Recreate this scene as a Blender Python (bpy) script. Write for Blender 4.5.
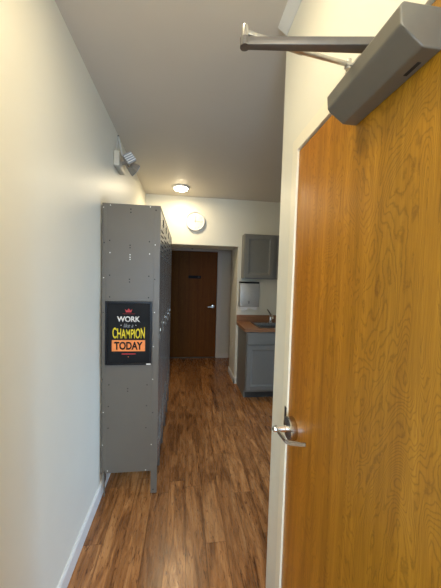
import bpy, bmesh, math, random
from mathutils import Vector, Matrix
random.seed(7)
SC = bpy.context.scene
COL = SC.collection
PI = math.pi
for o in list(bpy.data.objects):
    bpy.data.objects.remove(o)

# ------------------------------------------------------------------ camera
H = 1.5268
F = Vector((0.12736713, 0.99033464, -0.05490817))
R = Vector((0.99164449, -0.12600253, 0.0276507))
U = Vector((-0.02046488, 0.05797117, 0.99810848))
cd = bpy.data.cameras.new('camera')
cam = bpy.data.objects.new('camera', cd); COL.objects.link(cam)
cd.sensor_fit = 'HORIZONTAL'; cd.sensor_width = 36; cd.lens = 277.11 / 441 * 36
cd.clip_start = 0.02
cam.matrix_world = Matrix(((R.x, U.x, -F.x, 0), (R.y, U.y, -F.y, 0), (R.z, U.z, -F.z, H), (0, 0, 0, 1)))
SC.camera = cam

# ------------------------------------------------------------------ light and exposure
W = bpy.data.worlds.new('world'); SC.world = W; W.use_nodes = True
bg = W.node_tree.nodes['Background']; bg.inputs[0].default_value = (0.55, 0.72, 1, 1); bg.inputs[1].default_value = 0.35
LAMP_WATT = 3.8
FAR_WATT = 7.0
LAMP_COL = (1.0, 0.81, 0.52)
DAY_WATT = 85.0
DAY_COL = (0.45, 0.69, 1.0)
SC.view_settings.view_transform = 'Standard'
SC.view_settings.look = 'None'
SC.view_settings.exposure = 0.0
SC.view_settings.gamma = 1.0
SC.view_settings.use_curve_mapping = False

# ------------------------------------------------------------------ measures
XL, XR, ZC, D = -0.5544, 0.4283, 2.648, 3.9268
ZO, XO, T, D2 = 1.9918, 0.7424, 0.51, 5.2433
DE = 1.2538          # where the right wall ends
DW = 1.0588          # latch edge of the near door
DK = 1.9185          # near end of the lockers
KL, KR, ZK = -0.5457, -0.1713, 2.001
KEND = DK + 1.524
YB = -2.3            # wall behind the camera
XA = 2.75            # right wall of the kitchenette

def area(name, loc, rot, sx, sy, watt, col, shape='RECTANGLE'):
    l = bpy.data.lights.new(name, 'AREA'); l.shape = shape; l.size = sx
    if shape == 'RECTANGLE': l.size_y = sy
    l.energy = watt; l.color = col
    o = bpy.data.objects.new(name, l); o.location = loc; o.rotation_euler = rot; COL.objects.link(o)
    return o
# daylight coming in through the window opening in the wall behind the camera
area('window_daylight', (-0.06, YB - 0.14, 1.35), (PI / 2 - 0.5, 0, 0), 0.8, 1.4, DAY_WATT, DAY_COL)
# daylight through the kitchenette's side window
area('kitchenette_daylight', (XA + 0.14, 1.9, 1.3), (0, -PI / 2 + 0.35, PI), 1.1, 0.8, 20.0, DAY_COL).data.spread = math.radians(95)

# ------------------------------------------------------------------ materials
def nmat(name):
    m = bpy.data.materials.new(name); m.use_nodes = True
    nt = m.node_tree; b = nt.nodes['Principled BSDF']
    return m, nt, b
def setp(b, col=None, rough=None, metal=None, spec=None, coat=None):
    if col is not None: b.inputs['Base Color'].default_value = (*col, 1)
    if rough is not None: b.inputs['Roughness'].default_value = rough
    if metal is not None: b.inputs['Metallic'].default_value = metal
    if spec is not None: b.inputs['Specular IOR Level'].default_value = spec
    if coat is not None: b.inputs['Coat Weight'].default_value = coat
def N(nt, t, **kw):
    n = nt.nodes.new(t)
    for k, v in kw.items(): setattr(n, k, v)
    return n
def math_(nt, op, a, b=None, c=None):
    n = N(nt, 'ShaderNodeMath', operation=op)
    for i, v in enumerate((a, b, c)):
        if v is None: continue
        if isinstance(v, (int, float)): n.inputs[i].default_value = v
        else: nt.links.new(v, n.inputs[i])
    return n.outputs[0]
def mapping(nt, scale, src='Object', loc=(0, 0, 0)):
    tc = N(nt, 'ShaderNodeTexCoord'); mp = N(nt, 'ShaderNodeMapping')
    mp.inputs['Scale'].default_value = scale; mp.inputs['Location'].default_value = loc
    nt.links.new(tc.outputs[src], mp.inputs[0]); return mp.outputs[0]
def noise(nt, vec, scale, detail=4, rough=0.55, dist=0):
    n = N(nt, 'ShaderNodeTexNoise'); n.inputs['Scale'].default_value = scale
    n.inputs['Detail'].default_value = detail; n.inputs['Roughness'].default_value = rough
    n.inputs['Distortion'].default_value = dist
    nt.links.new(vec, n.inputs['Vector']); return n.outputs['Fac']
def ramp(nt, fac, stops):
    r = N(nt, 'ShaderNodeValToRGB'); e = r.color_ramp.elements
    while len(e) > 1: e.remove(e[-1])
    e[0].position = stops[0][0]; e[0].color = (*stops[0][1], 1)
    for p, c in stops[1:]:
        x = e.new(p); x.color = (*c, 1)
    nt.links.new(fac, r.inputs[0]); return r.outputs[0]
def mix(nt, fac, a, b, mode='MIX'):
    n = N(nt, 'ShaderNodeMix', data_type='RGBA', blend_type=mode)
    for k, v in ((0, fac), (6, a), (7, b)):
        if isinstance(v, (int, float)): n.inputs[k].default_value = v
        elif isinstance(v, tuple): n.inputs[k].default_value = (*v, 1)
        else: nt.links.new(v, n.inputs[k])
    return n.outputs[2]
def bump(nt, b, h, strength, dist=0.002):
    n = N(nt, 'ShaderNodeBump'); n.inputs['Strength'].default_value = strength; n.inputs['Distance'].default_value = dist
    nt.links.new(h, n.inputs['Height']); nt.links.new(n.outputs[0], b.inputs['Normal'])

def simple(name, col, rough=0.5, metal=0.0, spec=0.5, var=0.06, vscale=30, bstr=0.0, bscale=200):
    m, nt, b = nmat(name); setp(b, col, rough, metal, spec)
    v = mapping(nt, (1, 1, 1))
    n = noise(nt, v, vscale, 3)
    c = ramp(nt, n, [(0.3, tuple(x * (1 - var) for x in col)), (0.7, tuple(min(1, x * (1 + var)) for x in col))])
    nt.links.new(c, b.inputs['Base Color'])
    if bstr: bump(nt, b, noise(nt, v, bscale, 2), bstr, 0.001)
    return m

M = {}
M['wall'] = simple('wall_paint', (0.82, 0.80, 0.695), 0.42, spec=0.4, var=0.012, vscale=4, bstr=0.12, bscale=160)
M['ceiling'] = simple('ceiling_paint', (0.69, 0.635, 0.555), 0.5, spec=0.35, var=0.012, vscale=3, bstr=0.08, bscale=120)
M['trim'] = simple('trim_paint', (0.80, 0.795, 0.76), 0.32, var=0.01)
M['frame'] = simple('door_frame_paint', (0.88, 0.83, 0.68), 0.35, var=0.01)
M['hallwall'] = simple('hall_wall_paint', (0.66, 0.56, 0.42), 0.5, var=0.01)
M['hallcasing'] = simple('hall_casing_paint', (0.66, 0.55, 0.44), 0.4, var=0.01)
M['locker'] = simple('locker_enamel', (0.135, 0.119, 0.097), 0.42, spec=0.5, var=0.04, vscale=5, bstr=0.05, bscale=300)
M['locker_door'] = simple('locker_door_enamel', (0.162, 0.150, 0.130), 0.24, spec=0.6, var=0.04, vscale=5)
M['black'] = simple('black_plastic', (0.006, 0.006, 0.007), 0.55, spec=0.2, var=0.1)
M['sign_pale'] = simple('sign_grey_panel', (0.09, 0.075, 0.06), 0.8, spec=0.1)
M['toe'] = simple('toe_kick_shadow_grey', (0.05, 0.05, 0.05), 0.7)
M['gap'] = simple('gap_shade', (0.01, 0.008, 0.006), 0.9)
M['hole'] = simple('punched_hole', (0.012, 0.011, 0.01), 0.8)
M['rivet'] = simple('bright_rivet', (0.8, 0.78, 0.74), 0.3, metal=0.6)
M['steel'] = simple('satin_steel', (0.50, 0.47, 0.43), 0.26, metal=1.0, var=0.04)
M['chrome'] = simple('chrome', (0.82, 0.82, 0.83), 0.12, metal=1.0, var=0.02)
M['bronze'] = simple('dark_bronze_strike', (0.10, 0.085, 0.07), 0.35, metal=0.8)
M['closer'] = simple('closer_grey_paint', (0.175, 0.163, 0.135), 0.36, metal=0.2, spec=0.5, var=0.03)
M['arm'] = simple('closer_arm_steel', (0.17, 0.155, 0.14), 0.42, metal=0.5, var=0.05)
M['link'] = simple('closer_link_steel', (0.50, 0.48, 0.44), 0.35, metal=0.8, var=0.05)
M['bolt'] = simple('closer_bolt_steel', (0.55, 0.53, 0.5), 0.3, metal=0.9)
M['cabinet'] = simple('cabinet_grey_paint', (0.215, 0.217, 0.205), 0.4, var=0.02)
M['cab_dark'] = simple('cabinet_frame_grey', (0.19, 0.19, 0.18), 0.45, var=0.02)
M['white'] = simple('white_plastic', (0.82, 0.81, 0.78), 0.4, var=0.01)
M['clockface'] = simple('clock_face_white', (0.85, 0.83, 0.77), 0.5, var=0.01)
M['clockmark'] = simple('clock_hand_grey', (0.30, 0.28, 0.25), 0.5, var=0.02)
M['taupe'] = simple('emergency_head_beige', (0.36, 0.31, 0.25), 0.5, var=0.03)
M['cream_plastic'] = simple('emergency_body_beige', (0.66, 0.60, 0.49), 0.45, var=0.02)
M['paper'] = simple('paper_towel', (0.85, 0.84, 0.82), 0.9, var=0.02)
M['clear'] = simple('white_cable', (0.75, 0.73, 0.67), 0.4)
M['p_black'] = simple('poster_black', (0.010, 0.010, 0.011), 0.55, spec=0.15, var=0.2, vscale=8)
M['p_frame'] = simple('poster_frame_black', (0.006, 0.006, 0.008), 0.3, spec=0.3)
M['p_white'] = simple('poster_white_ink', (0.80, 0.78, 0.75), 0.5)
M['p_grey'] = simple('poster_grey_ink', (0.30, 0.32, 0.33), 0.5)
M['p_yellow'] = simple('poster_yellow_ink', (0.85, 0.68, 0.03), 0.5)
M['p_orange'] = simple('poster_orange_ink', (0.90, 0.27, 0.06), 0.5)
M['p_red'] = simple('poster_red_ink', (0.55, 0.03, 0.03), 0.5)
M['sign_ink'] = simple('sign_brown_ink', (0.035, 0.02, 0.014), 0.8, spec=0.1)

def mk_brushed():
    m, nt, b = nmat('brushed_steel'); setp(b, (0.55, 0.54, 0.53), 0.42, 0.55)
    v = mapping(nt, (2, 2, 60)); n = noise(nt, v, 12, 3)
    nt.links.new(ramp(nt, n, [(0.3, (0.42, 0.41, 0.39)), (0.7, (0.54, 0.53, 0.50))]), b.inputs['Base Color'])
    return m
M['brushed'] = mk_brushed()
M['basin'] = simple('sink_steel', (0.30, 0.29, 0.28), 0.25, metal=0.95, var=0.05)
def mk_lens():
    m, nt, b = nmat('ribbed_lens'); setp(b, (0.5, 0.53, 0.58), 0.15, 0.3)
    return m
M['lens'] = mk_lens()
def mk_emit():
    m, nt, b = nmat('lit_diffuser'); setp(b, (0.9, 0.85, 0.7), 0.5)
    b.inputs['Emission Color'].default_value = (1.0, 0.84, 0.55, 1); b.inputs['Emission Strength'].default_value = 48.0
    return m
M['emit'] = mk_emit()

def mk_floor():
    m, nt, b = nmat('floor_planks')
    tc = N(nt, 'ShaderNodeTexCoord'); sp = N(nt, 'ShaderNodeSeparateXYZ'); nt.links.new(tc.outputs['Object'], sp.inputs[0])
    x, y = sp.outputs[0], sp.outputs[1]
    PW, PL = 0.117, 1.22
    xs = math_(nt, 'DIVIDE', math_(nt, 'ADD', x, 0.085 + PW * 40), PW)
    row = math_(nt, 'FLOOR', xs); fx = math_(nt, 'FRACT', xs)
    wn = N(nt, 'ShaderNodeTexWhiteNoise', noise_dimensions='1D'); nt.links.new(row, wn.inputs['W'])
    off = math_(nt, 'MULTIPLY', wn.outputs['Value'], PL)
    ys = math_(nt, 'DIVIDE', math_(nt, 'ADD', math_(nt, 'ADD', y, off), 10.0), PL)
    col_ = math_(nt, 'FLOOR', ys); fy = math_(nt, 'FRACT', ys)
    cb = N(nt, 'ShaderNodeCombineXYZ'); nt.links.new(row, cb.inputs[0]); nt.links.new(col_, cb.inputs[1])
    w2 = N(nt, 'ShaderNodeTexWhiteNoise', noise_dimensions='2D'); nt.links.new(cb.outputs[0], w2.inputs['Vector'])
    pid = w2.outputs['Value']
    # grain space: stretched along the plank, shifted per plank
    c2 = N(nt, 'ShaderNodeCombineXYZ')
    nt.links.new(math_(nt, 'MULTIPLY', x, 13.0), c2.inputs[0])
    nt.links.new(math_(nt, 'MULTIPLY', y, 1.7), c2.inputs[1])
    nt.links.new(math_(nt, 'MULTIPLY', pid, 37.0), c2.inputs[2])
    g = noise(nt, c2.outputs[0], 1.3, 6, 0.58, 1.3)
    c3 = N(nt, 'ShaderNodeCombineXYZ')
    nt.links.new(math_(nt, 'MULTIPLY', x, 75.0), c3.inputs[0]); nt.links.new(math_(nt, 'MULTIPLY', y, 6.0), c3.inputs[1])
    nt.links.new(math_(nt, 'MULTIPLY', pid, 91.0), c3.inputs[2])
    g2 = noise(nt, c3.outputs[0], 1.5, 5, 0.65, 0.4)
    c4 = N(nt, 'ShaderNodeCombineXYZ')
    nt.links.new(math_(nt, 'MULTIPLY', x, 52.0), c4.inputs[0]); nt.links.new(math_(nt, 'MULTIPLY', y, 9.0), c4.inputs[1])
    nt.links.new(math_(nt, 'MULTIPLY', pid, 53.0), c4.inputs[2])
    g3 = noise(nt, c4.outputs[0], 1.2, 4, 0.7, 1.6)
    base = ramp(nt, g, [(0.28, (0.115, 0.042, 0.015)), (0.43, (0.260, 0.108, 0.036)), (0.54, (0.375, 0.165, 0.058)), (0.76, (0.56, 0.285, 0.115))])
    tint = ramp(nt, pid, [(0.0, (0.72, 0.68, 0.66)), (0.5, (1.0, 0.97, 0.93)), (1.0, (1.22, 1.20, 1.15))])
    c = mix(nt, 1.0, base, tint, 'MULTIPLY')
    streak = ramp(nt, g2, [(0.34, (0.42, 0.36, 0.33)), (0.50, (1, 1, 1)), (0.8, (1.22, 1.22, 1.22))])
    c = mix(nt, 0.5, c, streak, 'MULTIPLY')
    knots = ramp(nt, g3, [(0.34, (0.20, 0.13, 0.11)), (0.44, (1, 1, 1))])
    c = mix(nt, 0.85, c, knots, 'MULTIPLY')
    # seams
    dx = math_(nt, 'MINIMUM', fx, math_(nt, 'SUBTRACT', 1.0, fx)); dy = math_(nt, 'MINIMUM', fy, math_(nt, 'SUBTRACT', 1.0, fy))
    sx = math_(nt, 'LESS_THAN', dx, 0.013); sy = math_(nt, 'LESS_THAN', dy, 0.0013)
    s = math_(nt, 'MAXIMUM', sx, sy)
    c = mix(nt, math_(nt, 'MULTIPLY', s, 0.5), c, (0.018, 0.008, 0.004))
    nt.links.new(c, b.inputs['Base Color'])
    setp(b, None, 0.3, 0, 0.45)
    rr = ramp(nt, g2, [(0.3, (0.32,) * 3), (0.7, (0.20,) * 3)])
    nt.links.new(rr, b.inputs['Roughness'])
    bump(nt, b, math_(nt, 'SUBTRACT', g2, math_(nt, 'MULTIPLY', s, 1.2)), 0.25, 0.0012)
    return m
M['floor'] = mk_floor()

def mk_veneer(name, dark, mid, light, split, far=False):
    """flat-sawn veneer: straight ribbon grain on one side, cathedral figure on the other"""
    m, nt, b = nmat(name)
    tc = N(nt, 'ShaderNodeTexCoord'); sp = N(nt, 'ShaderNodeSeparateXYZ'); nt.links.new(tc.outputs['Object'], sp.inputs[0])
    a = sp.outputs[1] if not far else sp.outputs[0]
    z = sp.outputs[2]
    def vec(sa, sz, o=0.0):
        c = N(nt, 'ShaderNodeCombineXYZ')
        nt.links.new(math_(nt, 'MULTIPLY', a, sa), c.inputs[0]); nt.links.new(math_(nt, 'MULTIPLY', z, sz), c.inputs[1]); c.inputs[2].default_value = o
        return c.outputs[0]
    ribbon = noise(nt, vec(22, 0.55, 3), 1.0, 5, 0.6, 0.3)
    fine = noise(nt, vec(190, 7.0, 5), 1.0, 4, 0.65, 0.2)
    fig = noise(nt, vec(7.5, 2.2, 9), 1.0, 2.0, 0.45, 0.9)
    wob = noise(nt, vec(34, 26.0, 11), 1.0, 4, 0.65, 0.5)
    ph = math_(nt, 'ADD', math_(nt, 'MULTIPLY', fig, 62.0), math_(nt, 'MULTIPLY', wob, 2.6))
    line = math_(nt, 'ABSOLUTE', math_(nt, 'SINE', math_(nt, 'MULTIPLY', ph, 1.9)))
    line = math_(nt, 'POWER', line, 0.55)
    base = ramp(nt, ribbon, [(0.30, dark), (0.48, mid), (0.70, light)])
    warm = ramp(nt, math_(nt, 'ADD', math_(nt, 'MULTIPLY', math_(nt, 'SUBTRACT', a, split), 1.0), math_(nt, 'ADD', math_(nt, 'MULTIPLY', ribbon, 0.25), 0.375)),
                [(0.30, (0.92, 1.0, 0.97)), (0.72, (1.16, 1.0, 0.80))])
    c = mix(nt, 1.0, base, warm, 'MULTIPLY')
    amt = ramp(nt, math_(nt, 'ADD', math_(nt, 'SUBTRACT', a, split), 0.5), [(0.30, (0.52,) * 3), (0.80, (0.30,) * 3)])
    lc = ramp(nt, line, [(0.25, (0.50, 0.44, 0.34)), (0.85, (1.08, 1.04, 1.04))])
    c = mix(nt, amt, c, lc, 'MULTIPLY')
    fc = ramp(nt, fine, [(0.34, (0.76, 0.72, 0.66)), (0.6, (1.05, 1.05, 1.05))])
    c = mix(nt, 0.7, c, fc, 'MULTIPLY')
    nt.links.new(c, b.inputs['Base Color'])
    setp(b, None, 0.55 if far else 0.30, 0, 0.12 if far else 0.34)
    bump(nt, b, fine, 0.06, 0.001)
    return m
M['near_door'] = mk_veneer('golden_birch_veneer', (0.27, 0.116, 0.008), (0.36, 0.166, 0.012), (0.46, 0.228, 0.022), 0.74)
M['far_door'] = mk_veneer('brown_door_veneer', (0.125, 0.044, 0.006), (0.155, 0.056, 0.008), (0.185, 0.070, 0.011), 0.1, True)
def mk_counter():
    m, nt, b = nmat('butcher_block_laminate')
    v = mapping(nt, (3, 40, 40)); n = noise(nt, v, 1.5, 5, 0.6)
    nt.links.new(ramp(nt, n, [(0.3, (0.24, 0.105, 0.045)), (0.7, (0.40, 0.19, 0.085))]), b.inputs['Base Color'])
    setp(b, None, 0.35, 0, 0.45); return m
M['counter'] = mk_counter()

# ------------------------------------------------------------------ geometry helpers
def box(bm, x0, x1, y0, y1, z0, z1, bev=0.0, seg=2):
    vs = [bm.verts.new((x, y, z)) for x in (x0, x1) for y in (y0, y1) for z in (z0, z1)]
    fs = [bm.faces.new([vs[i] for i in q]) for q in ((0, 1, 3, 2), (4, 6, 7, 5), (0, 4, 5, 1), (2, 3, 7, 6), (0, 2, 6, 4), (1, 5, 7, 3))]
    if bev > 0:
        es = {e for f in fs for e in f.edges}
        bmesh.ops.bevel(bm, geom=list(es), offset=bev, segments=seg, affect='EDGES', profile=0.5)
def prism(bm, pts, axis, a0, a1, bev=0.0):
    """extrude a 2-D outline along an axis; pts are the other two coordinates in x,y,z order"""
    def p3(p, a):
        if axis == 'x': return (a, p[0], p[1])
        if axis == 'y': return (p[0], a, p[1])
        return (p[0], p[1], a)
    A = [bm.verts.new(p3(p, a0)) for p in pts]; B = [bm.verts.new(p3(p, a1)) for p in pts]
    n = len(pts); fs = [bm.faces.new(A[::-1]), bm.faces.new(B)]
    for i in range(n): fs.append(bm.faces.new((A[i], A[(i + 1) % n], B[(i + 1) % n], B[i])))
    if bev > 0:
        es = {e for f in fs for e in f.edges}
        bmesh.ops.bevel(bm, geom=list(es), offset=bev, segments=2, affect='EDGES', profile=0.5)
def lathe(bm, prof, origin=(0, 0, 0), axis='z', seg=32):
    """prof: (radius, height) pairs revolved about the axis; closed at radius 0"""
    O = Vector(origin)
    def P(r, h, t):
        c, s = r * math.cos(t), r * math.sin(t)
        return O + (Vector((c, s, h)) if axis == 'z' else Vector((c, h, s)) if axis == 'y' else Vector((h, c, s)))
    rings = []
    for r, h in prof:
        if r < 1e-6: rings.append([bm.verts.new(P(0, h, 0))])
        else: rings.append([bm.verts.new(P(r, h, 2 * PI * i / seg)) for i in range(seg)])
    for A, B in zip(rings, rings[1:]):
        for i in range(seg):
            j = (i + 1) % seg
            q = [A[i % len(A)], A[j % len(A)], B[j % len(B)], B[i % len(B)]]
            u = []
            for v in q:
                if v not in u: u.append(v)
            if len(u) >= 3: bm.faces.new(u)
def tube(bm, pts, r, seg=12, r1=None):
    pts = [Vector(p) for p in pts]; rings = []
    up = Vector((0, 0, 1))
    for k, p in enumerate(pts):
        d = (pts[min(k + 1, len(pts) - 1)] - pts[max(k - 1, 0)]).normalized()
        a = d.cross(up)
        if a.length < 0.05: a = d.cross(Vector((1, 0, 0)))
        a.normalize(); b = d.cross(a).normalized()
        rr = r if r1 is None else r + (r1 - r) * k / (len(pts) - 1)
        rings.append([bm.verts.new(p + a * rr * math.cos(2 * PI * i / seg) + b * rr * math.sin(2 * PI * i / seg)) for i in range(seg)])
    for A, B in zip(rings, rings[1:]):
        for i in range(seg): bm.faces.new((A[i], A[(i + 1) % seg], B[(i + 1) % seg], B[i]))
    bm.faces.new(rings[0][::-1]); bm.faces.new(rings[-1])
def smooth_path(ctrl, n=8):
    P = [Vector(c) for c in ctrl]; P = [P[0] * 2 - P[1]] + P + [P[-1] * 2 - P[-2]]; out = []
    for i in range(1, len(P) - 2):
        for k in range(n):
            t = k / n; a, b, c, d = P[i - 1:i + 3]
            out.append(0.5 * ((2 * b) + (c - a) * t + (2 * a - 5 * b + 4 * c - d) * t * t + (3 * b - a - 3 * c + d) * t ** 3))
    out.append(P[-2]); return out
def bar(bm, p0, p1, w, h, bev=0.001, w1=None):
    """flat bar between two points: w across (horizontal), h tall"""
    p0, p1 = Vector(p0), Vector(p1); d = (p1 - p0).normalized()
    a = d.cross(Vector((0, 0, 1))).normalized(); b = a.cross(d).normalized()
    vs = []
    for p, ww in ((p0, w), (p1, w1 if w1 else w)):
        for s, t in ((-1, -1), (1, -1), (1, 1), (-1, 1)):
            vs.append(bm.verts.new(p + a * s * ww / 2 + b * t * h / 2))
    fs = [bm.faces.new([vs[i] for i in q]) for q in ((3, 2, 1, 0), (4, 5, 6, 7), (0, 1, 5, 4), (1, 2, 6, 5), (2, 3, 7, 6), (3, 0, 4, 7))]
    if bev:
        bmesh.ops.bevel(bm, geom=list({e for f in fs for e in f.edges}), offset=bev, segments=2, affect='EDGES', profile=0.5)

def obj(name, bm, mat, parent=None, smooth=False):
    bmesh.ops.recalc_face_normals(bm, faces=bm.faces[:])
    me = bpy.data.meshes.new(name); bm.to_mesh(me); bm.free()
    me.materials.append(M[mat])
    if smooth:
        for p in me.polygons: p.use_smooth = True
        try: me.set_sharp_from_angle(angle=math.radians(35))
        except Exception: pass
    o = bpy.data.objects.new(name, me); COL.objects.link(o)
    if parent:
        o.parent = parent
        o.matrix_parent_inverse = Matrix.Translation(-origin_of(parent))
    return o
def origin_of(o):
    v = Vector(o.location)
    return v if o.parent is None else v
def nb(): return bmesh.new()
def tag(o, label, cat, group=None):
    o['label'] = label; o['category'] = cat
    if group: o['group'] = group
    return o
def struct(name, bm, mat, smooth=False):
    o = obj(name, bm, mat, None, smooth); o['kind'] = 'structure'; return o
def thing(name, label, cat, loc, group=None):
    e = bpy.data.objects.new(name, None); COL.objects.link(e); e.location = loc; e.empty_display_size = 0.05
    return tag(e, label, cat, group)
def boxo(name, b, mat, parent=None, bev=0.0):
    bm = nb(); box(bm, *b, bev); return obj(name, bm, mat, parent)

def text_mesh(name, s, x0, x1, z0, z1, y, mat, parent, bold=0.0, arch=0.0, shear=0.0, ydepth=0.0006):
    """lettering fitted into a rectangle on a plane facing the camera end (-Y)"""
    cu = bpy.data.curves.new(name, 'FONT'); cu.body = s; cu.size = 1; cu.offset = bold; cu.extrude = 0.0; cu.shear = shear
    t = bpy.data.objects.new(name + '_curve', cu); COL.objects.link(t)
    bpy.context.view_layer.update()
    me = bpy.data.meshes.new_from_object(t.evaluated_get(bpy.context.evaluated_depsgraph_get()))
    bpy.data.objects.remove(t); bpy.data.curves.remove(cu)
    xs = [v.co.x for v in me.vertices]; ys = [v.co.y for v in me.vertices]
    a, b, c, d = min(xs), max(xs), min(ys), max(ys)
    for v in me.vertices:
        u = (v.co.x - a) / (b - a); w = (v.co.y - c) / (d - c)
        zz1 = z1 - arch * (1 - (2 * u - 1) ** 2)
        v.co = (x0 + u * (x1 - x0), y, z0 + w * (zz1 - z0))
    bm = nb(); bm.from_mesh(me); bpy.data.meshes.remove(me)
    g = bmesh.ops.extrude_face_region(bm, geom=bm.faces[:])
    for v in g['geom']:
        if isinstance(v, bmesh.types.BMVert): v.co.y += ydepth
    return obj(name, bm, mat, parent)

# ================================================================== THE SETTING
bm = nb(); box(bm, -1.5, XA + 0.2, YB - 0.15, D2 + 0.15, -0.1, 0); struct('floor', bm, 'floor')
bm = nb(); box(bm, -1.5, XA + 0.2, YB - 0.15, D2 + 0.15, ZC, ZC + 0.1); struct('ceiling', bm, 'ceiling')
bm = nb(); box(bm, XL - 0.12, XL, YB, D, 0, ZC); struct('wall_left', bm, 'wall')
# far wall with its deep cased-less opening
OL = -0.46
bm = nb(); box(bm, -1.5, OL, D, D + T, 0, ZC); box(bm, XO, XA + 0.2, D, D + T, 0, ZC); box(bm, OL, XO, D, D + T, ZO, ZC)
bmesh.ops.remove_doubles(bm, verts=bm.verts[:], dist=1e-5)
struct('wall_back', bm, 'wall')
# hall end wall (a doorway is cut in it)
DL, DR, DH = XO - 0.134 - 0.914, XO - 0.134, 2.03
CW = 0.075
bm = nb(); box(bm, -1.5, DL, D2, D2 + 0.15, 0, ZC); box(bm, DR, XA + 0.2, D2, D2 + 0.15, 0, ZC); box(bm, DL, DR, D2, D2 + 0.15, DH + 0.004, ZC)
struct('wall_hall', bm, 'hallwall')
bm = nb(); box(bm, -1.5, -1.4, D + T, D2, 0, ZC); struct('wall_hall_left', bm, 'hallwall')
bm = nb(); box(bm, 1.5, 1.6, D + T, D2, 0, ZC); struct('wall_hall_right', bm, 'hallwall')
# right wall with the near doorway; it turns the corner into the kitchenette
NH = DW - 0.914
g_, gl_ = 0.006, 0.0025
bm = nb()
box(bm, XR, XR + 0.14, YB, NH - g_ - 0.05, 0, ZC)
box(bm, XR, XR + 0.14, DW + gl_ + 0.05, DE, 0, ZC)
box(bm, XR, XR + 0.14, NH - g_ - 0.05, DW + gl_ + 0.05, DH + g_ + 0.05, ZC)
struct('wall_right', bm, 'wall')
bm = nb(); box(bm, XR + 0.14, XA, DE - 0.14, DE, 0, ZC); struct('wall_front', bm, 'wall')
bm = nb()
box(bm, XA, XA + 0.12, DE - 0.14, 1.48, 0, ZC); box(bm, XA, XA + 0.12, 2.32, D, 0, ZC)
box(bm, XA, XA + 0.12, 1.48, 2.32, 0, 0.72); box(bm, XA, XA + 0.12, 1.48, 2.32, 1.88, ZC)
struct('wall_alcove', bm, 'wall')
bm = nb()
for b in ((1.48, 1.52, .72, 1.88), (2.28, 2.32, .72, 1.88), (1.52, 2.28, .72, .76), (1.52, 2.28, 1.84, 1.88), (1.88, 1.91, .76, 1.84)):
    box(bm, XA + 0.03, XA + 0.08, b[0], b[1], b[2], b[3])
struct('window_2', bm, 'trim')
# wall behind the camera, with the window the daylight comes through
bm = nb()
box(bm, XL, XR, YB - 0.12, YB, 0, 0.62); box(bm, XL, XR, YB - 0.12, YB, 2.08, ZC)
box(bm, XL, -0.47, YB - 0.12, YB, 0.62, 2.08); box(bm, 0.35, XR, YB - 0.12, YB, 0.62, 2.08)
struct('wall_rear', bm, 'wall')
bm = nb()
for b in ((-0.47, -0.43, .62, 2.08), (.31, .35, .62, 2.08), (-0.43, .31, .62, .66), (-0.43, .31, 2.04, 2.08), (-0.43, .31, 1.33, 1.37)):
    box(bm, b[0], b[1], YB - 0.08, YB - 0.03, b[2], b[3])
struct('window_1', bm, 'trim')

# baseboards: a board with an eased top
def base_prof(t=0.013, h=0.095): return [(0, 0), (t, 0), (t, h - 0.012), (t * 0.45, h), (0, h)]
bm = nb(); prism(bm, [(XL + a, z) for a, z in base_prof()], 'y', YB, D); struct('baseboard_left', bm, 'trim')
bm = nb()
prism(bm, [(XO - a, z) for a, z in base_prof()], 'y', D - 0.013, D + T + 0.013)
prism(bm, [(D - a, z) for a, z in base_prof()], 'x', XO - 0.013, XO + 0.03)
struct('baseboard_back', bm, 'trim')
bm = nb(); prism(bm, [(D2 - a, z) for a, z in base_prof()], 'x', DR + CW, 1.5); struct('baseboard_hall', bm, 'hallcasing')
# small crown along the top of the right wall
bm = nb(); prism(bm, [(XR, ZC), (XR - 0.043, ZC), (XR - 0.040, ZC - 0.006), (XR - 0.004, ZC - 0.030), (XR, ZC - 0.030)], 'y', YB, DE)
struct('trim_crown', bm, 'trim')

# ---- near door frame (hollow metal, painted like the wall)
bm = nb()
FW = 0.05
for y0, y1 in ((DW + gl_, DW + gl_ + FW), (NH - g_ - FW, NH - g_)):
    box(bm, XR - 0.006, XR + 0.14, y0, y1, 0, DH + g_)
box(bm, XR - 0.006, XR + 0.14, NH - g_ - FW, DW + gl_ + FW, DH + g_, DH + g_ + FW)
# stops behind the slab
box(bm, XR + 0.048, XR + 0.07, NH - g_, DW + gl_, DH - 0.01, DH + g_)
box(bm, XR + 0.048, XR + 0.07, DW - 0.01, DW + gl_, 0, DH - 0.01)
box(bm, XR + 0.048, XR + 0.07, NH - g_, NH + 0.01, 0, DH - 0.01)
struct('trim_1', bm, 'frame')
bm = nb(); box(bm, XR + 0.141, XR + 0.16, NH - 0.1, DW + 0.07, 0, DH + 0.1); struct('dark_backing', bm, 'gap')  # dark sheet behind the slab stands in for shade in the door gap
bm = nb(); box(bm, XR + 0.001, XR + 0.045, NH, DW, 0.008, DH, 0.0015)
door1 = struct('door_1', bm, 'near_door')
def child(name, bm, mat, parent, smooth=False):
    o = obj(name, bm, mat, None, smooth); o.parent = parent; return o
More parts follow.
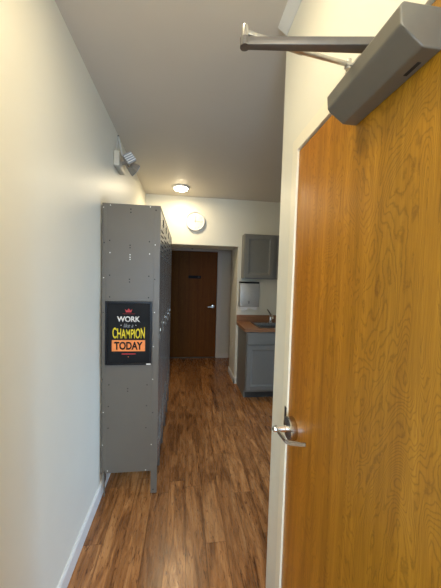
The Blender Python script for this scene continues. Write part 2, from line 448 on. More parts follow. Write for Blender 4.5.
# lever handle set
ly, lz, fxs = DW - 0.057, 0.954, XR + 0.001
bm = nb(); lathe(bm, [(0, 0), (0.043, 0), (0.044, -0.003), (0.044, -0.021), (0.041, -0.025), (0.022, -0.026), (0, -0.026)], (fxs, ly, lz), 'x', 40)
handle = child('door_handle', bm, 'steel', door1, True); handle['label'] = 'satin steel lever handle'
bm = nb(); lathe(bm, [(0, -0.018), (0.013, -0.018), (0.0125, -0.040), (0.011, -0.062), (0.011, -0.078), (0.009, -0.081), (0, -0.081)], (fxs, ly, lz), 'x', 24)
child('spindle', bm, 'chrome', handle, True)
bm = nb()
lx = fxs - 0.068
pts = [(lx, ly + 0.014, lz + 0.002), (lx, ly, lz), (lx, ly - 0.10, lz + 0.011), (lx + 0.005, ly - 0.112, lz + 0.013), (lx + 0.014, ly - 0.120, lz + 0.015), (lx + 0.050, ly - 0.150, lz + 0.027)]
# swept flat blade
prof = []
for k, p in enumerate(pts):
    p = Vector(p); d = (Vector(pts[min(k + 1, len(pts) - 1)]) - Vector(pts[max(k - 1, 0)])).normalized()
    a = d.cross(Vector((0, 0, 1))).normalized() * 0.0042
    hgt = (0.007, 0.0075, 0.0068, 0.0068, 0.0068, 0.006)[k]
    prof.append([bm.verts.new(p + a * s + Vector((0, 0, t * hgt))) for s, t in ((-1, -1), (1, -1), (1, 1), (-1, 1))])
for A, B in zip(prof, prof[1:]):
    for i in range(4): bm.faces.new((A[i], A[(i + 1) % 4], B[(i + 1) % 4], B[i]))
bm.faces.new(prof[0][::-1]); bm.faces.new(prof[-1])
bmesh.ops.bevel(bm, geom=bm.edges[:], offset=0.0015, segments=2, affect='EDGES')
child('lever', bm, 'steel', handle)
bm = nb(); lathe(bm, [(0, -0.0815), (0.005, -0.0815), (0.005, -0.083), (0, -0.083)], (fxs, ly, lz), 'x', 16); child('key_cylinder', bm, 'hole', handle)
bm = nb(); box(bm, XR - 0.0082, XR - 0.006, DW + 0.0015, DW + gl_ + 0.019, 0.932, 1.008, 0.0006)
strike = obj('strike_plate', bm, 'bronze'); tag(strike, 'dark metal strike plate on the cream frame beside the lever handle', 'strike plate')

# ---- far door
bm = nb(); box(bm, DL + 0.004, DR - 0.004, D2 + 0.03, D2 + 0.075, 0.012, DH, 0.002)
door2 = struct('door_2', bm, 'far_door')
bm = nb()
lathe(bm, [(0, 0), (0.033, 0), (0.034, -0.004), (0.030, -0.012), (0.013, -0.014), (0.012, -0.05), (0, -0.052)], (DR - 0.07, D2 + 0.03, 0.99), 'y', 24)
h2 = child('door_handle', bm, 'steel', door2, True)
bm = nb(); bar(bm, (DR - 0.058, D2 - 0.012, 0.99), (DR - 0.175, D2 - 0.012, 0.985), 0.012, 0.018, 0.003); child('lever', bm, 'steel', h2)
bm = nb()
box(bm, DL - CW, DL, D2 - 0.018, D2 + 0.01, 0, DH + CW, 0.002); box(bm, DR, DR + CW, D2 - 0.018, D2 + 0.01, 0, DH + CW, 0.002)
box(bm, DL, DR, D2 - 0.018, D2 + 0.01, DH + 0.004, DH + CW, 0.002)
box(bm, DL - 0.004, DL + 0.003, D2, D2 + 0.1, 0, DH); box(bm, DR - 0.003, DR + 0.004, D2, D2 + 0.1, 0, DH)
struct('trim_2', bm, 'hallcasing')
bm = nb(); box(bm, DL, DR, D2 - 0.005, D2 + 0.12, 0, 0.011, 0.003); struct('trim_threshold', bm, 'bronze')
# sign on the far door
sg = thing('door_sign', 'small black sign with faint brown lettering on the far brown door', 'sign', (0.175, D2 + 0.03, 1.545))
def put(o, par):
    bpy.context.view_layer.update()
    o.parent = par; o.matrix_parent_inverse = par.matrix_world.inverted(); return o
put(boxo('plate', (0.06, 0.295, D2 + 0.026, D2 + 0.03, 1.518, 1.573), 'black', None, 0.001), sg)
put(text_mesh('lettering', 'OFFICE', 0.078, 0.222, 1.533, 1.558, D2 + 0.0252, 'sign_ink', None, 0.01), sg)
put(boxo('white_panel', (0.232, 0.272, D2 + 0.0252, D2 + 0.027, 1.534, 1.558), 'sign_pale'), sg)
bm = nb(); lathe(bm, [(0, 0), (0.016, 0), (0.016, -0.010), (0, -0.014)], (0.12, D2 - 0.018, DH + 0.045), 'y', 16)
tag(obj('door_sensor', bm, 'bronze', None, True), 'tiny round dark sensor above the far brown door', 'sensor')

# outlet in the reveal of the opening
oy, oz = 4.16, 0.545
ot = thing('wall_outlet', 'small white electrical outlet on the side of the hall opening', 'outlet', (XO, oy, oz))
put(boxo('cover_plate', (XO - 0.005, XO, oy - 0.035, oy + 0.035, oz - 0.057, oz + 0.057), 'white', None, 0.0015), ot)
for s in (-1, 1):
    put(boxo('socket', (XO - 0.0065, XO - 0.004, oy - 0.014, oy + 0.014, oz + s * 0.026 - 0.013, oz + s * 0.026 + 0.013), 'hallcasing', None, 0.001), ot)

# ================================================================== LOCKERS
LK = thing('locker_bank', 'tall grey metal bank of five joined lockers standing along the white wall', 'lockers', (KL, DK, 0))
SZ = 0.165      # bottom of the bodies
CBK = KL + 0.0
bm = nb()
# near end panel: sheet with a front flange and a back flange
fl = 0.042
box(bm, CBK, KR - fl, DK + 0.002, DK + 0.010, SZ, ZK, 0.0008)
box(bm, CBK, CBK + 0.024, DK, DK + 0.004, SZ, ZK, 0.001)
put(obj('end_panel', bm, 'locker'), LK)
bm = nb(); box(bm, KR - fl, KR, DK - 0.002, DK + 0.012, 0.004, ZK, 0.0015)
put(obj('front_post', bm, 'locker'), LK)
bm = nb(); box(bm, CBK, CBK + 0.008, DK + 0.01, KEND, SZ, ZK); put(obj('back_panel', bm, 'locker'), LK)
bm = nb(); box(bm, CBK, KR, DK + 0.010, KEND, ZK - 0.012, ZK, 0.001); put(obj('top_panel', bm, 'locker'), LK)
bm = nb(); box(bm, CBK + 0.001, KR - 0.004, DK + 0.010, KEND, SZ, SZ + 0.012, 0.001); put(obj('bottom_panel', bm, 'locker'), LK)
bm = nb(); box(bm, CBK, KR, KEND - 0.008, KEND, SZ, ZK - 0.012); put(obj('end_panel', bm, 'locker'), LK)
bm = nb(); box(bm, CBK + 0.02, CBK + 0.024, DK + 0.0, DK + 0.03, 0.10, SZ, 0.001); box(bm, CBK + 0.016, CBK + 0.024, DK + 0.0, DK + 0.004, 0.0, SZ + 0.02)
put(obj('leg', bm, 'locker'), LK)
for i in range(1, 6):
    y = DK + 0.3048 * i
    for xx in ((CBK + 0.02, CBK + 0.05), (KR - 0.04, KR - 0.004)):
        bm = nb(); yy = min(y, KEND - 0.02)
        box(bm, xx[0], xx[1], yy - 0.012, yy - 0.009, 0, SZ, 0.0006); box(bm, xx[0], xx[0] + 0.003, yy - 0.009, yy + 0.012, 0, SZ)
        put(obj('leg', bm, 'locker'), LK)
# the doors
proto = None
door_parts = []
def make_locker_door():
    y0, y1 = DK + 0.016, DK + 0.3048 - 0.002
    z0, z1 = SZ + 0.012, ZK - 0.016
    bm = nb(); box(bm, KR - 0.016, KR - 0.001, y0, y1, z0, z1, 0.002)
    d = put(obj('door', bm, 'locker_door'), LK)
    # louvres: two stacks of hooded slots
    ya, yb = y0 + 0.075, y1 - 0.065
    k = []
    for zc0, n in ((1.865, 6), (0.50, 6)):
        bm = nb()
        for q in range(n):
            zc = zc0 - q * 0.036
            prism(bm, [(KR - 0.002, zc), (KR + 0.0045, zc - 0.011), (KR + 0.0045, zc - 0.0125), (KR - 0.002, zc - 0.0125)], 'y', ya, yb)
        k.append(put(obj('louver', bm, 'locker_door'), d))
        bm = nb()
        for q in range(n):
            zc = zc0 - q * 0.036
            box(bm, KR - 0.002, KR - 0.0005, ya + 0.003, yb - 0.003, zc - 0.0175, zc - 0.0126)
        k.append(put(obj('vent_slot', bm, 'hole'), d))
    k.append(put(boxo('number_plate', (KR - 0.002, KR + 0.0022, y0 + 0.215, y0 + 0.262, 1.905, 1.955), 'black', None, 0.0006), d))
    hy = y0 + 0.035
    bm = nb(); box(bm, KR - 0.002, KR + 0.002, hy - 0.022, hy + 0.022, 1.08, 1.21, 0.0012); k.append(put(obj('handle_recess', bm, 'locker_door'), d))
    bm = nb(); box(bm, KR + 0.001, KR + 0.010, hy - 0.010, hy + 0.010, 1.148, 1.172, 0.003); k.append(put(obj('lift_handle', bm, 'chrome'), d))
    bm = nb(); box(bm, KR + 0.001, KR + 0.005, hy - 0.008, hy + 0.010, 1.09, 1.125, 0.0015); k.append(put(obj('hasp', bm, 'steel'), d))
    return d, k
d0, kids = make_locker_door()
for i in range(1, 5):
    c = d0.copy(); COL.objects.link(c); c.location.y = d0.location.y + 0.3048 * i
    for q in kids:
        r = q.copy(); COL.objects.link(r); r.parent = c
        r.location = q.location
# rivets and punched holes on the near end panel (x px, y px in the crops -> metres)
def k2w(px, py):
    # near end panel plane: linear map from the frame's pixels
    d = F + R * ((px - 220.5) / 277.11) - U * ((py - 294) / 277.11)
    t = (DK) / d.y
    return d.x * t, d.z * t + H
holes = [(150,70),(150,82),(72,185),(147,203),(147,212),(218,190),(52,193),(243,75),(72,313),(216,317),(145,328),(145,338),(238,328),(72,393),(215,396),(48,450)]
brights = [(75,55),(222,62),(50,63),(73,230),(219,235),(147,238),(147,247),(147,255),(240,202),(50,322),(237,450),(233,575)]
HO = [(90 + a / 3.675, 190 + b / 3.675) for a, b in holes]; BR = [(90 + a / 3.675, 190 + b / 3.675) for a, b in brights]
h2_ = [(65,190),(197,190),(130,203),(130,212),(63,265),(195,262),(62,340),(193,338),(217,285),(43,170),(192,57),(218,550)]
b2_ = [(217,170),(43,398),(212,395),(60,488),(192,484),(46,285)]
HO += [(90 + a / 3.457, 330 + b / 3.457) for a, b in h2_]; BR += [(90 + a / 3.457, 330 + b / 3.457) for a, b in b2_]
for lst, nm, mt, r in ((HO, 'punched_hole', 'hole', 0.0042), (BR, 'rivet', 'rivet', 0.0036)):
    for px, py in lst:
        x, z = k2w(px, py)
        yf = DK - 0.002 if x > KR - fl else (DK if x < CBK + 0.024 else DK + 0.002)
        x = max(x, CBK + 0.006); 
        bm = nb(); hh = 0.0004 if nm == 'punched_hole' else 0.0018
        lathe(bm, [(0, 0.0), (r, 0.0), (r, -hh * 0.6), (r * 0.6, -hh), (0, -hh)], (x, yf, z), 'y', 12)
        put(obj(nm, bm, mt, None, True), LK)

# ================================================================== POSTER
px0, px1, pz0, pz1 = -0.522, -0.218, 0.927, 1.359
yq = DK - 0.002
PO = thing('framed_poster', 'black framed motivational poster hung on the end of the grey lockers', 'poster', ((px0 + px1) / 2, yq, pz0))
bm = nb(); w = 0.013
for b in ((px0, px0 + w, pz0, pz1), (px1 - w, px1, pz0, pz1), (px0 + w, px1 - w, pz0, pz0 + w), (px0 + w, px1 - w, pz1 - w, pz1)):
    box(bm, b[0], b[1], yq - 0.014, yq, b[2], b[3], 0.002)
put(obj('frame', bm, 'p_frame'), PO)
SH = put(boxo('printed_sheet', (px0 + w, px1 - w, yq - 0.008, yq - 0.002, pz0 + w, pz1 - w), 'p_black'), PO)
def pc(u, v):  # photo pixel -> poster plane
    return k2w(u, v)
def rect(u0, v0, u1, v1):
    a = pc(u0, v0); b = pc(u1, v1); return a[0], b[0], b[1], a[1]
yt = yq - 0.0087
x0, x1, z0, z1 = rect(117.4, 316.0, 140.4, 321.8); put(text_mesh('lettering', 'WORK', x0, x1, z0, z1, yt, 'p_white', None, 0.028), SH)
x0, x1, z0, z1 = rect(124, 323.3, 133.5, 327.2); put(text_mesh('lettering', 'like a', x0, x1, z0, z1, yt, 'p_grey', None, 0.0, 0, 0.3), SH)
x0, x1, z0, z1 = rect(113, 326.6, 145, 338.2); put(text_mesh('lettering', 'CHAMPION', x0, x1, z0, z1, yt, 'p_yellow', None, 0.018, 0.016), SH)
x0, x1, z0, z1 = rect(112.2, 339.8, 145.2, 350.8); put(boxo('orange_band', (x0, x1, yq - 0.0087, yq - 0.0075, z0, z1), 'p_orange'), SH)
x0, x1, z0, z1 = rect(114.6, 341.4, 142.8, 349.3); put(text_mesh('lettering', 'TODAY', x0, x1, z0, z1, yq - 0.0094, 'p_black', None, 0.035), SH)
# little crown, rules, stars
bm = nb(); x0, x1, z0, z1 = rect(125.3, 308.2, 132.6, 312.2); xm = (x0 + x1) / 2; ww = x1 - x0; hh = z1 - z0
prism(bm, [(x0 + ww * .15, z0), (x1 - ww * .15, z0), (x1, z0 + hh * .8), (x0 + ww * .72, z0 + hh * .45), (xm, z1), (x0 + ww * .28, z0 + hh * .45), (x0, z0 + hh * .8)], 'y', yt, yt + 0.001)
put(obj('crown_emblem', bm, 'p_red'), SH)
for v in (313.6,):
    x0, x1, z0, z1 = rect(123, v - .15, 135.5, v + .15); put(boxo('red_rule', (x0, x1, yt, yt + 0.001, z0, z1), 'p_red'), SH)
x0, x1, z0, z1 = rect(122, 353.2, 136, 353.9); put(boxo('red_rule', (x0, x1, yt, yt + 0.001, z0, z1), 'p_red'), SH)
for u, v, mt, r in ((121.5, 325, 'p_white', .0042), (136.2, 325, 'p_white', .0042), (128.6, 356.4, 'p_orange', .004)):
    cx, cz = pc(u, v); bm = nb()
    prism(bm, [(cx + (r if k % 2 == 0 else r * .45) * math.sin(k * PI / 5), cz + (r if k % 2 == 0 else r * .45) * math.cos(k * PI / 5)) for k in range(10)], 'y', yt, yt + 0.001)
    put(obj('star', bm, mt), SH)
x0, x1, z0, z1 = rect(146.6, 362.8, 151.0, 364.0); put(boxo('frame_label', (x0, x1, yq - 0.0146, yq - 0.013, z0, z1), 'p_white'), PO)

# ================================================================== DOOR CLOSER
CL = thing('door_closer', 'grey metal door closer on top of the near wooden door with folding arm', 'door closer', (XR, 0.57, 1.93))
y0, y1 = 0.447, 0.69
bm = nb(); prism(bm, [(XR + 0.001, 1.930), (0.392, 1.930), (0.355, 1.957), (0.349, 1.962), (0.346, 1.992), (0.352, 1.999), (XR + 0.001, 1.999)], 'y', y0, y1, 0.0028)
put(obj('cover', bm, 'closer'), CL)
bm = nb(); box(bm, 0.411, 0.418, 0.478, 0.512, 1.9292, 1.9305); put(obj('vent_slot', bm, 'hole'), CL)
PV = Vector((0.400, 0.576, 0)); EL = Vector((0.117, 0.616, 0)); BK = Vector((0.412, 0.700, 0))
bm = nb(); lathe(bm, [(0, 1.998), (0.012, 1.998), (0.012, 2.046), (0.009, 2.048), (0, 2.048)], (PV.x, PV.y, 0), 'z', 20); put(obj('pivot_spindle', bm, 'bolt', None, True), CL)
bm = nb(); bar(bm, (PV.x, PV.y, 2.035), (EL.x, EL.y, 2.035), 0.026, 0.017, 0.002, 0.016)
lathe(bm, [(0, 2.026), (0.0105, 2.026), (0.0105, 2.044), (0, 2.044)], (EL.x, EL.y, 0), 'z', 24)
lathe(bm, [(0, 2.025), (0.016, 2.025), (0.016, 2.045), (0, 2.045)], (PV.x, PV.y, 0), 'z', 24)
put(obj('main_arm', bm, 'arm', None, True), CL)
bm = nb(); lathe(bm, [(0, 2.042), (0.007, 2.042), (0.007, 2.068), (0.0055, 2.071), (0, 2.071)], (EL.x, EL.y, 0), 'z', 20); put(obj('elbow_pin', bm, 'bolt', None, True), CL)
bm = nb(); bar(bm, (EL.x + 0.002, EL.y + 0.001, 2.056), (EL.x + 0.15, EL.y + 0.043, 2.068), 0.012, 0.010, 0.002)
tube(bm, [(EL.x + 0.14, EL.y + 0.040, 2.067), (BK.x - 0.01, BK.y, 2.088)], 0.0058, 14)
put(obj('link_arm', bm, 'link', None, True), CL)
bm = nb(); box(bm, XR - 0.012, XR - 0.006, BK.y - 0.035, BK.y + 0.035, 2.062, 2.092, 0.002)
box(bm, XR - 0.030, XR - 0.008, BK.y - 0.009, BK.y + 0.009, 2.080, 2.086, 0.001)
lathe(bm, [(0, 2.074), (0.007, 2.074), (0.007, 2.098), (0, 2.098)], (BK.x - 0.006, BK.y, 0), 'z', 16)
put(obj('frame_bracket', bm, 'link'), CL)
for s in (-1, 1):
    bm = nb(); lathe(bm, [(0, -0.010), (0.005, -0.010), (0.0045, -0.0125), (0, -0.0135)], (XR, BK.y + s * 0.022, 2.077), 'x', 12); put(obj('screw', bm, 'bolt', None, True), CL)

# ================================================================== CEILING LIGHTS
def ceiling_light(x, y, label, watt):
    t = thing('ceiling_light', label, 'ceiling light', (x, y, ZC))
    bm = nb(); lathe(bm, [(0, 0), (0.105, 0), (0.108, -0.006), (0.098, -0.017), (0.084, -0.019), (0.082, -0.015), (0, -0.015)], (x, y, ZC), 'z', 48)
    put(obj('trim_ring', bm, 'white', None, True), t)
    bm = nb(); lathe(bm, [(0, -0.0155), (0.081, -0.0155), (0.079, -0.030), (0.062, -0.038), (0.03, -0.041), (0, -0.042)], (x, y, ZC), 'z', 48)
    put(obj('diffuser', bm, 'emit', None, True), t)
    a = area('lamp_light', (x, y, ZC - 0.047), (0, 0, 0), 0.15, 0.15, watt, LAMP_COL, 'DISK'); put(a, t)
    return t
ceiling_light(-0.075, 3.54 - 0.0, 'round flush ceiling light, lit warm white, above the wall clock', FAR_WATT)
ceiling_light(-0.075, -1.0, 'added round ceiling light behind the viewpoint, unseen, for warm fill', 22.0)  # extra fixture added behind the camera as warm fill light
ceiling_light(-0.075, 0.72, 'round flush ceiling light over the near wooden door, outside the picture', LAMP_WATT)

# ================================================================== CLOCK
cx, cz, cr = 0.123, 2.313, 0.130
CK = thing('wall_clock', 'round white wall clock with grey hands above the hall opening', 'clock', (cx, D, cz))
bm = nb(); lathe(bm, [(0, 0), (cr - 0.004, 0), (cr, -0.008), (cr, -0.034), (cr - 0.003, -0.040), (cr - 0.008, -0.040), (cr - 0.011, -0.036), (cr - 0.012, -0.024), (0, -0.024)], (cx, D, cz), 'y', 64)
put(obj('case', bm, 'white', None, True), CK)
bm = nb(); lathe(bm, [(0, -0.0242), (cr - 0.013, -0.0242), (cr - 0.013, -0.0255), (0, -0.0255)], (cx, D, cz), 'y', 64); put(obj('face', bm, 'clockface'), CK)
def hand(nm, ang, L, w, yy):
    bm = nb(); s, c = math.sin(ang), math.cos(ang)
    P = [(-w, -0.018), (w, -0.018), (w * .6, L), (-w * .6, L)]
    prism(bm, [(cx + a * c + b * s, cz - a * s + b * c) for a, b in P], 'y', D - yy, D - yy - 0.0012); put(obj(nm, bm, 'clockmark'), CK)
hand('hour_hand', math.radians(5), 0.070, 0.0040, 0.027); hand('minute_hand', math.radians(96), 0.092, 0.0032, 0.029)
bm = nb(); lathe(bm, [(0, -0.0255), (0.006, -0.0255), (0.006, -0.032), (0, -0.033)], (cx, D, cz), 'y', 16); put(obj('hub', bm, 'clockmark'), CK)
for k in range(12):
    a = k * PI / 6; s, c = math.sin(a), math.cos(a); r0, r1 = 0.088, 0.103
    bm = nb(); P = [(-.0018, r0), (.0018, r0), (.0018, r1), (-.0018, r1)]
    prism(bm, [(cx + p * c + q * s, cz - p * s + q * c) for p, q in P], 'y', D - 0.0254, D - 0.0262); put(obj('hour_mark', bm, 'taupe'), CK)

# ================================================================== EMERGENCY LIGHT
ex, ey, ez = XL, 2.32, 2.44
EM = thing('emergency_light', 'twin headed emergency light high on the left wall above the lockers', 'emergency light', (ex, ey, ez))
bm = nb(); box(bm, ex, ex + 0.045, ey - 0.105, ey + 0.105, ez - 0.085, ez + 0.030, 0.010, 3); put(obj('housing', bm, 'cream_plastic', None, True), EM)
def head(c, d, nm, roll):
    """box lamp head facing d"""
    d = Vector(d).normalized(); a = d.cross(Vector((0, 0, 1))).normalized(); b = a.cross(d)
    a, b = a * math.cos(roll) + b * math.sin(roll), b * math.cos(roll) - a * math.sin(roll)
    Mx = Matrix((a, b, d)).transposed().to_4x4(); Mx.translation = Vector(c)
    bm = nb(); s = 0.042
    f = [bm.verts.new((x, y, 0.026)) for x, y in ((-s, -s), (s, -s), (s, s), (-s, s))]
    r_ = [bm.verts.new((x * .62, y * .62, -0.034)) for x, y in ((-s, -s), (s, -s), (s, s), (-s, s))]
    bm.faces.new(f); bm.faces.new(r_[::-1])
    for i in range(4): bm.faces.new((r_[i], r_[(i + 1) % 4], f[(i + 1) % 4], f[i]))
    bmesh.ops.bevel(bm, geom=bm.edges[:], offset=0.006, segments=2, affect='EDGES')
    bmesh.ops.transform(bm, matrix=Mx, verts=bm.verts[:])
    h = put(obj('lamp_head', bm, 'taupe', None, True), EM)
    bm = nb(); box(bm, -0.036, 0.036, -0.036, 0.036, 0.0255, 0.029)
    bmesh.ops.transform(bm, matrix=Mx, verts=bm.verts[:]); put(obj('lens', bm, 'lens'), h)
    bm = nb()
    for q in (-0.024, -0.008, 0.008, 0.024):
        box(bm, -0.036, 0.036, q - 0.0035, q + 0.0035, 0.0285, 0.0325, 0.001)
    bmesh.ops.transform(bm, matrix=Mx, verts=bm.verts[:]); put(obj('lens_rib', bm, 'white'), h)
    return h
head((ex + 0.105, ey - 0.050, ez - 0.012), (0.35, -0.9, 0.10), 'a', -0.65)
head((ex + 0.120, ey + 0.045, ez - 0.045), (0.75, 0.45, -0.50), 'b', 0.3)
bm = nb(); tube(bm, [(ex + 0.035, ey - 0.02, ez - 0.035), (ex + 0.08, ey - 0.02, ez - 0.030)], 0.014, 14); tube(bm, [(ex + 0.075, ey - 0.045, ez - 0.028), (ex + 0.078, ey + 0.045, ez - 0.040)], 0.012, 14)
put(obj('swivel_mount', bm, 'taupe', None, True), EM)
bm = nb(); lathe(bm, [(0, 0), (0.006, 0), (0.005, 0.01), (0, 0.012)], (ex + 0.0, ey + 0.035, ZC - 0.012), 'x', 12); tag(obj('hook', bm, 'black', None, True), 'tiny black hook at the ceiling edge above the emergency light', 'hook')
bm = nb()
tube(bm, [(ex + 0.006, ey + 0.035, ZC - 0.014), (ex + 0.012, ey - 0.07, ez + 0.036)], 0.0045, 8); tube(bm, [(ex + 0.006, ey + 0.035, ZC - 0.014), (ex + 0.035, ey + 0.06, ez + 0.036)], 0.0045, 8)
tag(obj('cable', bm, 'clear', None, True), 'thin white forked cable running from the ceiling to the emergency light', 'cable')

# ================================================================== KITCHENETTE
# base cabinet
bx0, bx1, by0, by1 = 0.776, 1.69, D - 0.555, D
BC = thing('base_cabinet', 'grey painted base cabinet under the wood countertop and sink', 'cabinet', (bx0, D, 0))
bm = nb()
for b in ((bx0, bx0 + 0.018, by0, by1 - 0.002, 0.10, 0.874), (bx1 - 0.018, bx1, by0, by1 - 0.002, 0.10, 0.874), (bx0 + 0.018, bx1 - 0.018, by0, by0 + 0.018, 0.10, 0.874),
          (bx0 + 0.018, bx1 - 0.018, by1 - 0.012, by1 - 0.002, 0.10, 0.874), (bx0 + 0.018, bx1 - 0.018, by0 + 0.018, by1 - 0.012, 0.10, 0.118), (bx0, bx0 + 0.018, by0 + 0.07, by1 - 0.002, 0, 0.10)):
    box(bm, *b)
put(obj('body', bm, 'cab_dark'), BC)
def panel_door(x0, x1, z0, z1, y, parent, nm='door', rail=0.055, flat=False):
    bm = nb()
    if flat: box(bm, x0, x1, y - 0.019, y, z0, z1, 0.003)
    else:
        box(bm, x0, x0 + rail, y - 0.019, y, z0, z1, 0.002); box(bm, x1 - rail, x1, y - 0.019, y, z0, z1, 0.002)
        box(bm, x0 + rail, x1 - rail, y - 0.019, y, z0, z0 + rail, 0.002); box(bm, x0 + rail, x1 - rail, y - 0.019, y, z1 - rail, z1, 0.002)
        # bevelled field between the rails
        a0, a1, c0, c1 = x0 + rail, x1 - rail, z0 + rail, z1 - rail; e = 0.016
        o_ = [bm.verts.new(v) for v in ((a0, y - 0.017, c0), (a1, y - 0.017, c0), (a1, y - 0.017, c1), (a0, y - 0.017, c1))]
        i_ = [bm.verts.new(v) for v in ((a0 + e, y - 0.009, c0 + e), (a1 - e, y - 0.009, c0 + e), (a1 - e, y - 0.009, c1 - e), (a0 + e, y - 0.009, c1 - e))]
        bm.faces.new(i_)
        for k in range(4): bm.faces.new((o_[k], o_[(k + 1) % 4], i_[(k + 1) % 4], i_[k]))
    return put(obj(nm, bm, 'cabinet'), parent)
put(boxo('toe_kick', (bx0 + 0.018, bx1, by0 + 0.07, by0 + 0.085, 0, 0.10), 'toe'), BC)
panel_door(bx0 + 0.014, 1.222, 0.715, 0.862, by0, BC, 'drawer_front', flat=True)
panel_door(1.236, bx1 - 0.014, 0.715, 0.862, by0, BC, 'drawer_front', flat=True)
panel_door(bx0 + 0.014, 1.222, 0.125, 0.700, by0, BC); panel_door(1.236, bx1 - 0.014, 0.125, 0.700, by0, BC)
bx2 = 2.62
BC2 = thing('base_cabinet', 'grey base cabinet hidden right of the sink cabinet behind the door wall', 'cabinet', (bx1 + 0.01, D, 0))
bm = nb(); box(bm, bx1 + 0.002, bx2, by0, by1 - 0.002, 0.10, 0.874, 0.001); box(bm, bx1 + 0.002, bx2, by0 + 0.07, by1 - 0.002, 0, 0.10); put(obj('body', bm, 'cab_dark'), BC2)
panel_door(bx1 + 0.014, bx1 + 0.46, 0.125, 0.862, by0, BC2); panel_door(bx1 + 0.474, bx2 - 0.014, 0.125, 0.862, by0, BC2)
# countertop with a cut-out for the sink, and its backsplash
sx0, sx1, sy0, sy1 = 0.955, 1.50, D - 0.525, D - 0.115
cx0, cx1, cy0, cy1, cz0, cz1 = XO + 0.004, 2.66, D - 0.59, D - 0.001, 0.875, 0.915
CT = thing('countertop', 'brown wood look countertop with backsplash holding the sink', 'countertop', (cx0, D, cz0))
bm = nb()
box(bm, cx0, sx0, cy0, cy1, cz0, cz1); box(bm, sx1, cx1, cy0, cy1, cz0, cz1); box(bm, sx0, sx1, cy0, sy0, cz0, cz1); box(bm, sx0, sx1, sy1, cy1, cz0, cz1)
put(obj('top', bm, 'counter'), CT)
bm = nb(); box(bm, cx0, cx1, D - 0.021, D - 0.001, cz1, cz1 + 0.098, 0.002); put(obj('backsplash', bm, 'counter'), CT)
SK = thing('sink', 'stainless steel drop in sink set into the wood countertop', 'sink', (sx0, sy0, cz1))
bm = nb(); rz = cz1 + 0.004
def ring(z, i, rr=0.0): return [(sx0 + i, sy0 + i, z), (sx1 - i, sy0 + i, z), (sx1 - i, sy1 - i, z), (sx0 + i, sy1 - i, z)]
Rg = []
for z, i in ((cz1 + 0.0005, -0.018), (rz, -0.014), (rz, 0.012), (rz - 0.008, 0.018), (cz1 - 0.165, 0.035)):
    pts_ = ring(z, i)
    if i <= 0.02: pass
    Rg.append([bm.verts.new(p) for p in pts_])
for A, B in zip(Rg, Rg[1:]):
    for k in range(4): bm.faces.new((A[k], A[(k + 1) % 4], B[(k + 1) % 4], B[k]))
bm.faces.new(Rg[-1])
put(obj('basin', bm, 'basin'), SK)
bm = nb(); box(bm, sx0 - 0.01, sx1 + 0.01, sy1 + 0.012, sy1 + 0.080, cz1, rz + 0.001, 0.001); put(obj('faucet_deck', bm, 'chrome'), SK)
bm = nb(); lathe(bm, [(0, 0), (0.035, 0), (0.035, 0.004), (0.012, 0.006), (0, 0.003)], ((sx0 + sx1) / 2, (sy0 + sy1) / 2, cz1 - 0.165), 'z', 24); put(obj('drain', bm, 'chrome', None, True), SK)
# faucet
fx_, fy_ = 1.235, sy1 + 0.050
FC = thing('faucet', 'chrome single lever faucet behind the sink', 'faucet', (fx_, fy_, rz))
zf = rz + 0.001
bm = nb(); lathe(bm, [(0, 0), (0.030, 0), (0.030, 0.006), (0.022, 0.012), (0.020, 0.07), (0.018, 0.095), (0, 0.10)], (fx_, fy_, zf), 'z', 24); put(obj('body', bm, 'chrome', None, True), FC)
bm = nb(); tube(bm, smooth_path([(fx_, fy_, zf + 0.075), (fx_ - 0.008, fy_ - 0.06, zf + 0.115), (fx_ - 0.016, fy_ - 0.14, zf + 0.105), (fx_ - 0.020, fy_ - 0.175, zf + 0.065)], 6), 0.012, 12); put(obj('spout', bm, 'chrome', None, True), FC)
bm = nb(); tube(bm, [(fx_, fy_, zf + 0.095), (fx_ - 0.012, fy_ + 0.004, zf + 0.13), (fx_ - 0.050, fy_ + 0.004, zf + 0.185)], 0.011, 12, 0.007); put(obj('lever', bm, 'bronze', None, True), FC)
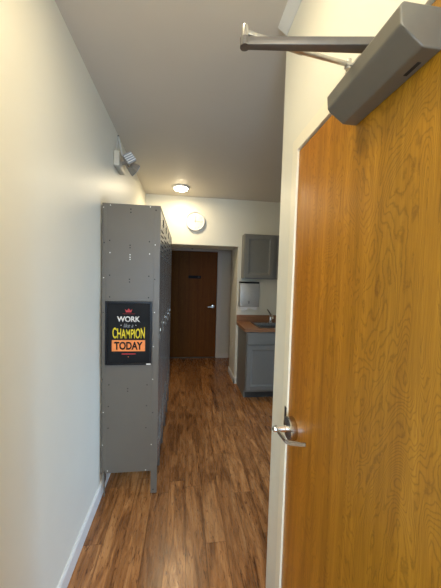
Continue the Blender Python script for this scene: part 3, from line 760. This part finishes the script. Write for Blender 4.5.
# upper cabinet
ux0, ux1, uy0, uz0, uz1 = 0.795, 1.64, D - 0.165, 1.538, 2.150
UC = thing('wall_cabinet', 'grey painted wall cabinet hanging above the sink', 'cabinet', (ux0, D, uz0))
bm = nb(); box(bm, ux0, ux1, uy0, D, uz0, uz1, 0.001); put(obj('body', bm, 'cab_dark'), UC)
panel_door(ux0 + 0.008, 1.215, uz0 + 0.010, uz1 - 0.010, uy0, UC); panel_door(1.262, ux1 - 0.010, uz0 + 0.010, uz1 - 0.010, uy0, UC)
# towel dispenser
tx0, tx1, tz0, tz1, td = 0.766, 1.048, 1.140, 1.495, 0.105
TD = thing('towel_dispenser', 'brushed steel paper towel dispenser on the wall under the grey cabinet', 'towel dispenser', (tx0, D, tz0))
bm = nb(); box(bm, tx0, tx1, D - td, D, tz0, tz1 - 0.022, 0.006, 3); put(obj('cover', bm, 'brushed', None, True), TD)
bm = nb(); box(bm, tx0 + 0.004, tx1 - 0.004, D - td + 0.004, D, tz1 - 0.022, tz1, 0.003); put(obj('top_lid', bm, 'black'), TD)
bm = nb(); box(bm, 0.895, 0.904, D - td - 0.002, D - td + 0.001, 1.185, 1.225, 0.001); put(obj('key_slot', bm, 'hole'), TD)
bm = nb()
n = 14; top, bot = [], []
for k in range(n + 1):
    u = k / n; x = tx0 + 0.02 + u * (tx1 - tx0 - 0.04); dz = 0.042 + 0.014 * math.sin(u * 9) - 0.010 * u
    top.append([bm.verts.new((x, D - 0.075 - s, tz0 + 0.004)) for s in (0, 0.014)]); bot.append([bm.verts.new((x, D - 0.080 - s + 0.004 * math.sin(u * 14), tz0 - dz)) for s in (0, 0.014)])
for k in range(n):
    bm.faces.new((top[k][0], top[k + 1][0], bot[k + 1][0], bot[k][0])); bm.faces.new((top[k][1], top[k + 1][1], bot[k + 1][1], bot[k][1])); bm.faces.new((bot[k][0], bot[k + 1][0], bot[k + 1][1], bot[k][1]))
tag(obj('paper_towel', bm, 'paper'), 'white folded paper towel hanging out of the steel dispenser', 'paper towel')
